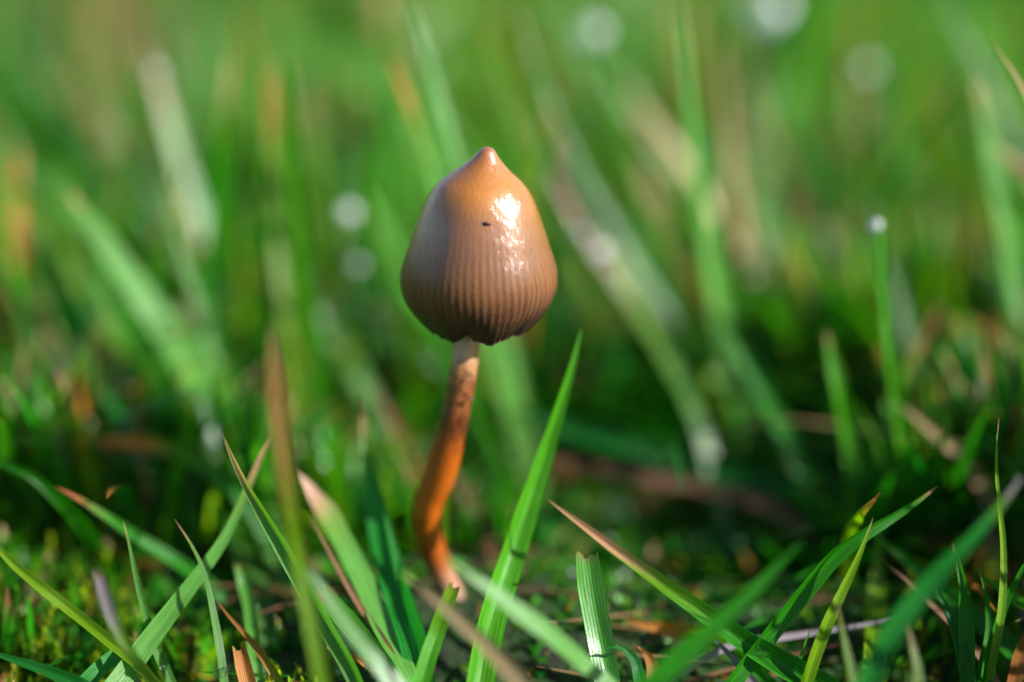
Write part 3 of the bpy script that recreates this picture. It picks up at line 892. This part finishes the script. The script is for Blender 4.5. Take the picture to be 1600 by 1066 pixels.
# --- right, sharp
B('arched green blade with a pink point sweeping up to the right', [(1466, 758, .1), (1438, 778, .08), (1400, 803, .05), (1350, 832, 0), (1305, 865, 0), (1265, 910, 0), (1228, 955, 0), (1188, 1005, -.05), (1140, 1070, -.15)], 30, 'G', 'K', .03, roll=.45, fold=.7, taper=.3)
B('yellow-green blade crossing the arched blade near its bend', [(1363, 811, -.15), (1352, 842, -.15), (1336, 880, -.15), (1318, 918, -.15), (1296, 965, -.18), (1268, 1042, -.2)], 20, 'Y', 'S', .03, roll=.2, fold=.5, taper=.4)
B('small curled yellow-green leaf with an orange point above the crossing', [(1374, 771, .05), (1364, 783, .05), (1348, 797, .1), (1334, 812, .3), (1324, 832, .6), (1322, 860, 1.1), (1322, 900, 1.6)], 22, 'Y', 'O', .06, roll=.3, fold=.7, taper=.2)
B('slender straight yellow-green blade standing tall at the right', [(1562, 652, -.1), (1558, 690, -.1), (1557, 735, -.1), (1561, 790, -.1), (1566, 850, -.1), (1566, 910, -.12), (1562, 965, -.15), (1545, 1060, -.2)], 13, 'Y', 'S', .03, roll=.1, fold=.5, taper=.5)
B('small thin shoot left of the yellow-green blade foot', [(1266, 982, -.05), (1256, 1010, -.05), (1245, 1045, -.1)], 10, 'L')
B('soft yellow-green upright blade behind the crossing blades', [(1372, 835, 1.2), (1370, 880, 1.15), (1368, 930, 1.0), (1366, 985, .6), (1366, 1030, .2)], 32, 'Y', fold=.4, taper=.25, tone=.8)
B('olive blade left of the square dark blade', [(1308, 940, -.8), (1316, 980, -.8), (1328, 1030, -.85), (1340, 1080, -.9)], 26, 'Y', 'S', .06, fold=.3, tone=.7)
B('wide blue-green blade leaning right in front of the right-hand clump', [(1598, 745, -1.2), (1555, 800, -1.25), (1500, 862, -1.3), (1445, 920, -1.3), (1395, 985, -1.35), (1350, 1080, -1.4)], 48, 'T', 'V', .05, fold=.4, taper=.35, tone=1.2)
B('upright dark green blade with a straw hair tip in the right-hand clump', [(1488, 850, .05), (1496, 880, .03), (1503, 910, 0), (1508, 960, 0), (1511, 1010, -.03), (1512, 1070, -.1)], 24, 'G', 'K', .05, fold=.6, roll=-.3, taper=.35)
B('pinkish brown dead stalk slanting down through the right-hand clump', [(1383, 878, .35), (1412, 900, .35), (1445, 932, .3), (1490, 975, .25), (1525, 1015, .15), (1560, 1075, 0)], 13, 'K', fold=.2, tone=.6)
B('dark green blade slanting down to the right beside the dead stalk', [(1368, 838, .8), (1415, 875, .8), (1470, 920, .7), (1520, 960, .6), (1580, 1010, .3)], 30, 'G', fold=.5, taper=.3)
B('folded green blade near the right margin, pointing up right', [(1612, 862, -.1), (1590, 900, -.1), (1570, 940, -.1), (1555, 985, -.1), (1540, 1060, -.2)], 24, 'G', fold=.7, roll=.3)
B('orange-brown stub in the lower right corner', [(1608, 990, -.3), (1596, 1020, -.3), (1584, 1070, -.3)], 24, 'O', fold=.3, tone=.5, cut=True)
B('pale short leaf bent over the right-hand clump', [(1530, 900, .3), (1555, 915, .3), (1580, 935, .2), (1610, 950, .1), (1640, 990, 0)], 24, 'L', fold=.5, taper=.3)
B('olive yellow blade foot below the blue-green blade', [(1418, 965, -.9), (1424, 1000, -.9), (1432, 1040, -.95), (1436, 1085, -1)], 34, 'Y', 'S', .1, fold=.2, tone=.6)
B('young green shoot between the upright dark blade and the slender one', [(1532, 890, 0), (1540, 925, 0), (1545, 975, 0), (1530, 1060, -.1)], 16, 'G', fold=.5)
B('dark green blade at the lower right leaning left', [(1455, 905, .2), (1480, 950, .1), (1500, 1000, 0), (1515, 1070, -.1)], 26, 'D', fold=.5, tone=1.5)
B('straw brown stalk with dead end above the right-hand clump', [(1375, 612, 1.6), (1420, 645, 1.6), (1465, 683, 1.7), (1510, 722, 1.8), (1545, 785, 1.8), (1550, 850, 1.6)], 22, 'S', fold=.3, tone=.6)
B('pink straw blade end at the upper right margin', [(1549, 64, .7), (1562, 84, .7), (1582, 112, .7), (1605, 155, .7), (1630, 230, .7), (1650, 400, .7), (1660, 600, .6), (1665, 850, .4)], 20, 'K', face='H', fold=.2, wet=True)

# --- behind the mushroom
B('long pale green blade with a pinkish end, sloping right at the left', [(108, 296, 2.6), (135, 335, 2.6), (175, 395, 2.6), (215, 455, 2.6), (258, 520, 2.6), (305, 600, 2.5), (355, 690, 2.3), (395, 770, 2.0), (430, 860, 1.6)], 58, 'P', 'K', .03, face='H', fold=.15, taper=.25)
B('yellow-green blade with an orange end bending in at the left margin', [(-12, 250, 3.4), (40, 305, 3.4), (90, 375, 3.4), (140, 455, 3.4), (200, 545, 3.4), (260, 640, 3.1), (310, 740, 2.6)], 50, 'Y', 'O', .05, fold=.3, taper=.25, tone=.75)
B('soft blue-green blade behind the yellow-green one at the left', [(30, 245, 4.5), (80, 295, 4.5), (140, 370, 4.5), (200, 470, 4.4), (260, 600, 4)], 44, 'P', fold=.2, face='H', tone=.8)
B('blade with a silvery pink tip high at the left', [(222, 60, 4.4), (240, 110, 4.4), (262, 180, 4.4), (284, 255, 4.4), (310, 335, 4.4), (345, 450, 4.3), (380, 600, 3.8)], 28, 'P', 'A', .13, roll=.5, fold=.3, wet=True, taper=.2, tone=.8)
B('upright yellow-green blade with an orange tip, tallest left of the cap', [(420, 100, 3.3), (427, 160, 3.3), (432, 240, 3.3), (438, 330, 3.3), (446, 430, 3.2), (458, 530, 3.0), (470, 650, 2.6)], 34, 'Y', 'O', .11, fold=.4, taper=.15, tone=.75)
B('straw-ended blade sloping right just right of the cap', [(828, 180, 3.6), (850, 230, 3.6), (880, 295, 3.6), (910, 350, 3.6), (950, 410, 3.6), (1000, 490, 3.5), (1050, 575, 3.2), (1090, 660, 2.9)], 28, 'P', 'A', .28, roll=.4, fold=.3, wet=True, taper=.15, tone=.8)
B('slim upright blade holding a large dew drop, right of the cap', [(1378, 338, 1.5), (1380, 385, 1.5), (1383, 440, 1.5), (1387, 500, 1.5), (1393, 560, 1.5), (1402, 630, 1.6), (1412, 720, 1.7)], 24, 'L', fold=.5, taper=.08, base='G', tone=.9)
B('short slim blade standing left of the dewy upright blade', [(1292, 515, 1.8), (1300, 555, 1.8), (1312, 610, 1.8), (1324, 680, 1.9), (1332, 770, 1.9)], 26, 'L', 'S', .03, fold=.4, taper=.15)
B('tall pale blade rising near the right margin', [(1524, 120, 2.9), (1538, 190, 2.9), (1552, 270, 2.9), (1568, 350, 2.9), (1584, 440, 2.9), (1604, 560, 2.8)], 42, 'P', 'S', .05, fold=.3, taper=.2, face='H')
B('wet whitish blade sloping right beside the cap on its left', [(455, 420, 4), (480, 462, 4), (510, 510, 4), (545, 570, 3.9), (590, 650, 3.5), (630, 740, 3)], 48, 'W', face='H', fold=.1, wet=True, tone=.8)
B('dull straw-coloured dead blade standing behind the long pale blade', [(286, 350, 4), (294, 400, 4), (302, 460, 4), (310, 540, 3.9), (316, 640, 3.5)], 44, 'K', 'N', .1, fold=.3, tone=.7)
B('pinkish brown dead blade low at the left behind the grass', [(55, 460, 3.5), (75, 530, 3.5), (100, 590, 3.4), (122, 660, 3.2)], 42, 'K', fold=.3, tone=.6)
B('orange leaf end lying in shade at the left', [(140, 690, 1.7), (175, 688, 1.7), (230, 692, 1.7), (300, 715, 1.6)], 30, 'G', 'O', .2, fold=.4, taper=.2)
B('wide pale grey-green blade behind the sharp ribbed blade', [(312, 600, 2.4), (326, 670, 2.3), (345, 750, 2.1), (370, 840, 1.7), (400, 930, 1)], 56, 'P', fold=.2, face='H', tone=.55)
B('reddish brown dead blade behind the stem on its left', [(580, 600, 2.6), (610, 650, 2.6), (645, 705, 2.5), (690, 790, 2.2)], 34, 'R', 'S', .1, fold=.3, tone=.45)
B('brown stalk behind the lower stem', [(690, 700, 2.2), (720, 760, 2.1), (755, 820, 2.0), (780, 880, 1.6)], 26, 'N', fold=.3, tone=.8)
B('long blue-green blade lying level behind the tall bright blade', [(790, 640, 2.9), (880, 665, 2.9), (980, 695, 2.8), (1080, 722, 2.8), (1200, 755, 2.6), (1320, 800, 2.3)], 42, 'T', fold=.4, taper=.15, tone=.9)
B('pinkish brown straw lying level under the blue-green blade', [(780, 705, 2.8), (900, 725, 2.7), (1010, 745, 2.6), (1120, 765, 2.5), (1200, 790, 2.3)], 26, 'K', 'W', .08, fold=.2, tone=.35)
B('yellow leaf with an orange end at the right margin', [(1515, 495, 2.4), (1550, 520, 2.4), (1590, 555, 2.4), (1640, 620, 2.3)], 34, 'Y', 'O', .2, fold=.4)
B('brown dead blade at the right margin below the tall pale blade', [(1530, 380, 3), (1555, 440, 3), (1580, 500, 2.9), (1600, 600, 2.7)], 34, 'N', 'V', .2, fold=.3, tone=1.4)
B('green blade slanting right in the middle distance right of the cap', [(1105, 180, 5), (1135, 260, 5), (1170, 340, 5), (1205, 420, 5), (1245, 520, 4.8), (1285, 650, 4.2)], 54, 'P', face='H', fold=.2, tone=.7)
B('tall arching green blade at the upper right', [(1300, -40, 7), (1270, 50, 7), (1240, 140, 7), (1212, 240, 6.9), (1195, 340, 6.7), (1190, 500, 6)], 60, 'L', fold=.3)
B('broad pale green blade bending over at the top left of the cap', [(360, 25, 8), (430, 55, 8), (510, 85, 8), (590, 130, 8), (660, 190, 7.9), (720, 280, 7.7), (760, 420, 7)], 80, 'P', face='H', fold=.15, tone=.8)
B('broad pinkish straw blade standing far back at the top left', [(182, -40, 10), (184, 40, 10), (190, 130, 10), (200, 230, 10), (215, 400, 9)], 80, 'K', fold=.2, tone=.6, cut=True)
B('wide blue-green blade leaning right at the upper left', [(0, 30, 8), (60, 120, 8), (120, 220, 8), (185, 320, 8), (260, 450, 7.6)], 70, 'P', face='H', fold=.2, tone=.7)
B('tan dead blade behind the right of the cap', [(1000, 130, 6.5), (1012, 210, 6.5), (1022, 300, 6.5), (1030, 420, 6)], 56, 'S', fold=.2, tone=.6)
B('yellow-brown blade low between the cap and the slanting green blade', [(1080, 275, 5), (1100, 330, 5), (1130, 400, 5), (1150, 520, 4.6)], 40, 'O', 'S', .1, fold=.3, tone=.6)
B('pale blade with a glint high behind the cap on its right', [(870, -30, 8), (905, 60, 8), (935, 160, 8), (960, 280, 7.8), (985, 420, 7)], 60, 'P', face='H', fold=.2, tone=.9)
B('pale blade carrying the biggest dew drop at the top right', [(1190, -60, 8), (1200, 40, 8), (1208, 140, 8), (1215, 260, 7.7)], 60, 'P', fold=.3, tone=.6)
B('dark green blade leaning right, low behind the long pale blade', [(372, 340, 3.5), (352, 420, 3.5), (330, 500, 3.4), (315, 620, 3.1)], 36, 'G', fold=.4)
B('green blade standing behind the cap on its left', [(530, 250, 4.5), (545, 330, 4.5), (556, 420, 4.5), (565, 540, 4.3)], 40, 'T', fold=.3, tone=1.4)
B('grey-green blade close behind the dewy upright blade', [(1352, 290, 3), (1370, 350, 3), (1395, 420, 3), (1425, 520, 2.9), (1455, 650, 2.6)], 34, 'P', fold=.3, tone=.6)

B('broad soft green blade slanting right between the long pale blade and the left margin', [(130, 395, 3.0), (175, 470, 3.0), (230, 560, 2.9), (285, 650, 2.6), (330, 740, 2.2), (370, 830, 1.7)], 50, 'L', fold=.3, taper=.2, tone=.8)
B('pale green blade slanting right under the wet whitish one, left of the stem', [(262, 470, 3.0), (300, 530, 3.0), (345, 610, 2.8), (385, 690, 2.5), (420, 780, 2.0)], 46, 'P', face='H', fold=.2, taper=.2)
B('green blade slanting right, low behind the short slim blade', [(1110, 480, 2.6), (1150, 540, 2.6), (1195, 610, 2.5), (1240, 700, 2.3)], 36, 'G', fold=.4, taper=.3)
B('thin straw-tipped blade crossing low behind the dewy upright blade', [(1470, 470, 2.4), (1440, 540, 2.4), (1400, 620, 2.3), (1360, 720, 2.1)], 26, 'L', 'A', .15, fold=.4, taper=.3)

# --- more of the lawn behind, blade by blade
random.seed(21)
WORD = {'G': 'deep green', 'L': 'fresh green', 'Y': 'yellow-green', 'P': 'pale green', 'T': 'blue-green', 'D': 'dark green', 'S': 'straw-coloured', 'O': 'orange-brown'}
made = 0; used = set()
while made < 210:
    dd = random.uniform(2.4, 11)
    px, py = random.uniform(-150, 1750), random.uniform(-60, 420) + (150 if random.random() < .3 else 0)
    if 600 < px < 900 and dd < 4.5 and py > 120: continue
    tipz = at(px, py, FOC + dd)
    if tipz[2] > 5.2 or tipz[2] < 1.8: continue
    c = random.choice('GGLLLYYPPPTTDGLPSO' if made % 2 else 'GLLPPYTG')
    ln = random.choice([-1, 1]) * random.uniform(0.05, 0.9) if random.random() < .5 else random.uniform(-.9, -.1)
    H = tipz[2]
    pts = []
    cur = random.uniform(0.2, 1.6)
    for j in range(6):
        f = j / 5
        P3 = tipz + np.array([-ln * H * (f * cur + (1 - cur) * f * f) * .8, 0.25 * ln * H * f, -H * (1.02 * (f ** (1 + .25 * abs(ln))))])
        rel = P3 - CAM; d = rel @ FW
        pts.append((rel @ RT / d * FOC * PX + 800, 533 - (rel @ UP) / d * FOC * PX, d - FOC))
    side = 'at the left' if px < 400 else 'left of the cap' if px < 640 else 'behind the cap' if px < 860 else 'right of the cap' if px < 1200 else 'at the right'
    tp = random.choice(['S', 'O', 'K']) if random.random() < .25 and c in 'GLYPTD' else None
    lw = 'leaning right' if ln > .25 else 'leaning left' if ln < -.25 else 'standing upright'
    how = 'far back' if dd > 8 else 'in mid distance' if dd > 5.5 else 'close behind'
    ww = random.uniform(13, 30)
    lab = f"{'broad' if ww > 24 else 'narrow' if ww < 19 else 'plain'} {WORD[c]} blade {'with dry tip ' if tp else ''}{lw}, {how} {side}"
    if lab in used: continue
    used.add(lab)
    B(lab, pts, ww * FOC / (FOC + dd) * 1.15, c, tp, .1, roll=random.uniform(-.7, .7), fold=random.uniform(.1, .6), wet=random.random() < .45,
      face='H' if random.random() < .45 else None, taper=random.uniform(.2, .6), group='blades of the lawn behind the mushroom', tone=random.uniform(.8, 1.2))
    made += 1

# --- dew
drop(928, 52, 5.6, .12, 'dew drop on the pale blade high behind the cap')
drop(1205, 18, 6.8, .20, 'largest dew drop, on a blade at the top right')
drop(545, 333, 3.7, .085, 'upper of two dew drops left of the cap')
drop(558, 415, 3.7, .06, 'lower of two dew drops left of the cap')
drop(1368, 352, 1.45, .05, 'round dew drop at the tip of the slim upright blade')
drop(938, 394, 3.45, .08, 'larger dew drop on the straw-ended blade right of the cap')
drop(906, 366, 3.45, .06, 'smaller dew drop on the straw-ended blade right of the cap')
drop(1355, 108, 6.0, .08, 'faint dew drop right of the largest one')
drop(245, 112, 4.3, .05, 'dew drop on the silvery pink tipped blade')
drop(12, 960, .9, .03, 'dew drop at the left margin above the moss')
drop(470, 916, -.85, .028, 'dew drop on the broad upright blade left of the stem')
drop(350, 1050, -.2, .028, 'bright dew drop at the foot of the thin crossing blade', squash=1.4)
drop(254, 1043, .0, .022, 'dew drop at the foot of the slim blue-green blade')
drop(403, 948, .3, .016, 'first of three dew drops over the moss cushion, at its left')
drop(429, 962, .3, .013, 'middle one of three dew drops over the moss cushion')
drop(438, 980, .3, .015, 'lowest of three dew drops over the moss cushion')
drop(800, 712, 2.75, .035, 'dew drop on the straw lying level behind the tall bright blade')
drop(1590, 748, -1.2, .022, 'dew drop on the tip of the wide blue-green blade')
p = pix_y(738, 622, -0.22)[0]
o = drop(0, 0, 0, .013, 'dew drop on the right side of the mushroom stem', pos=p)
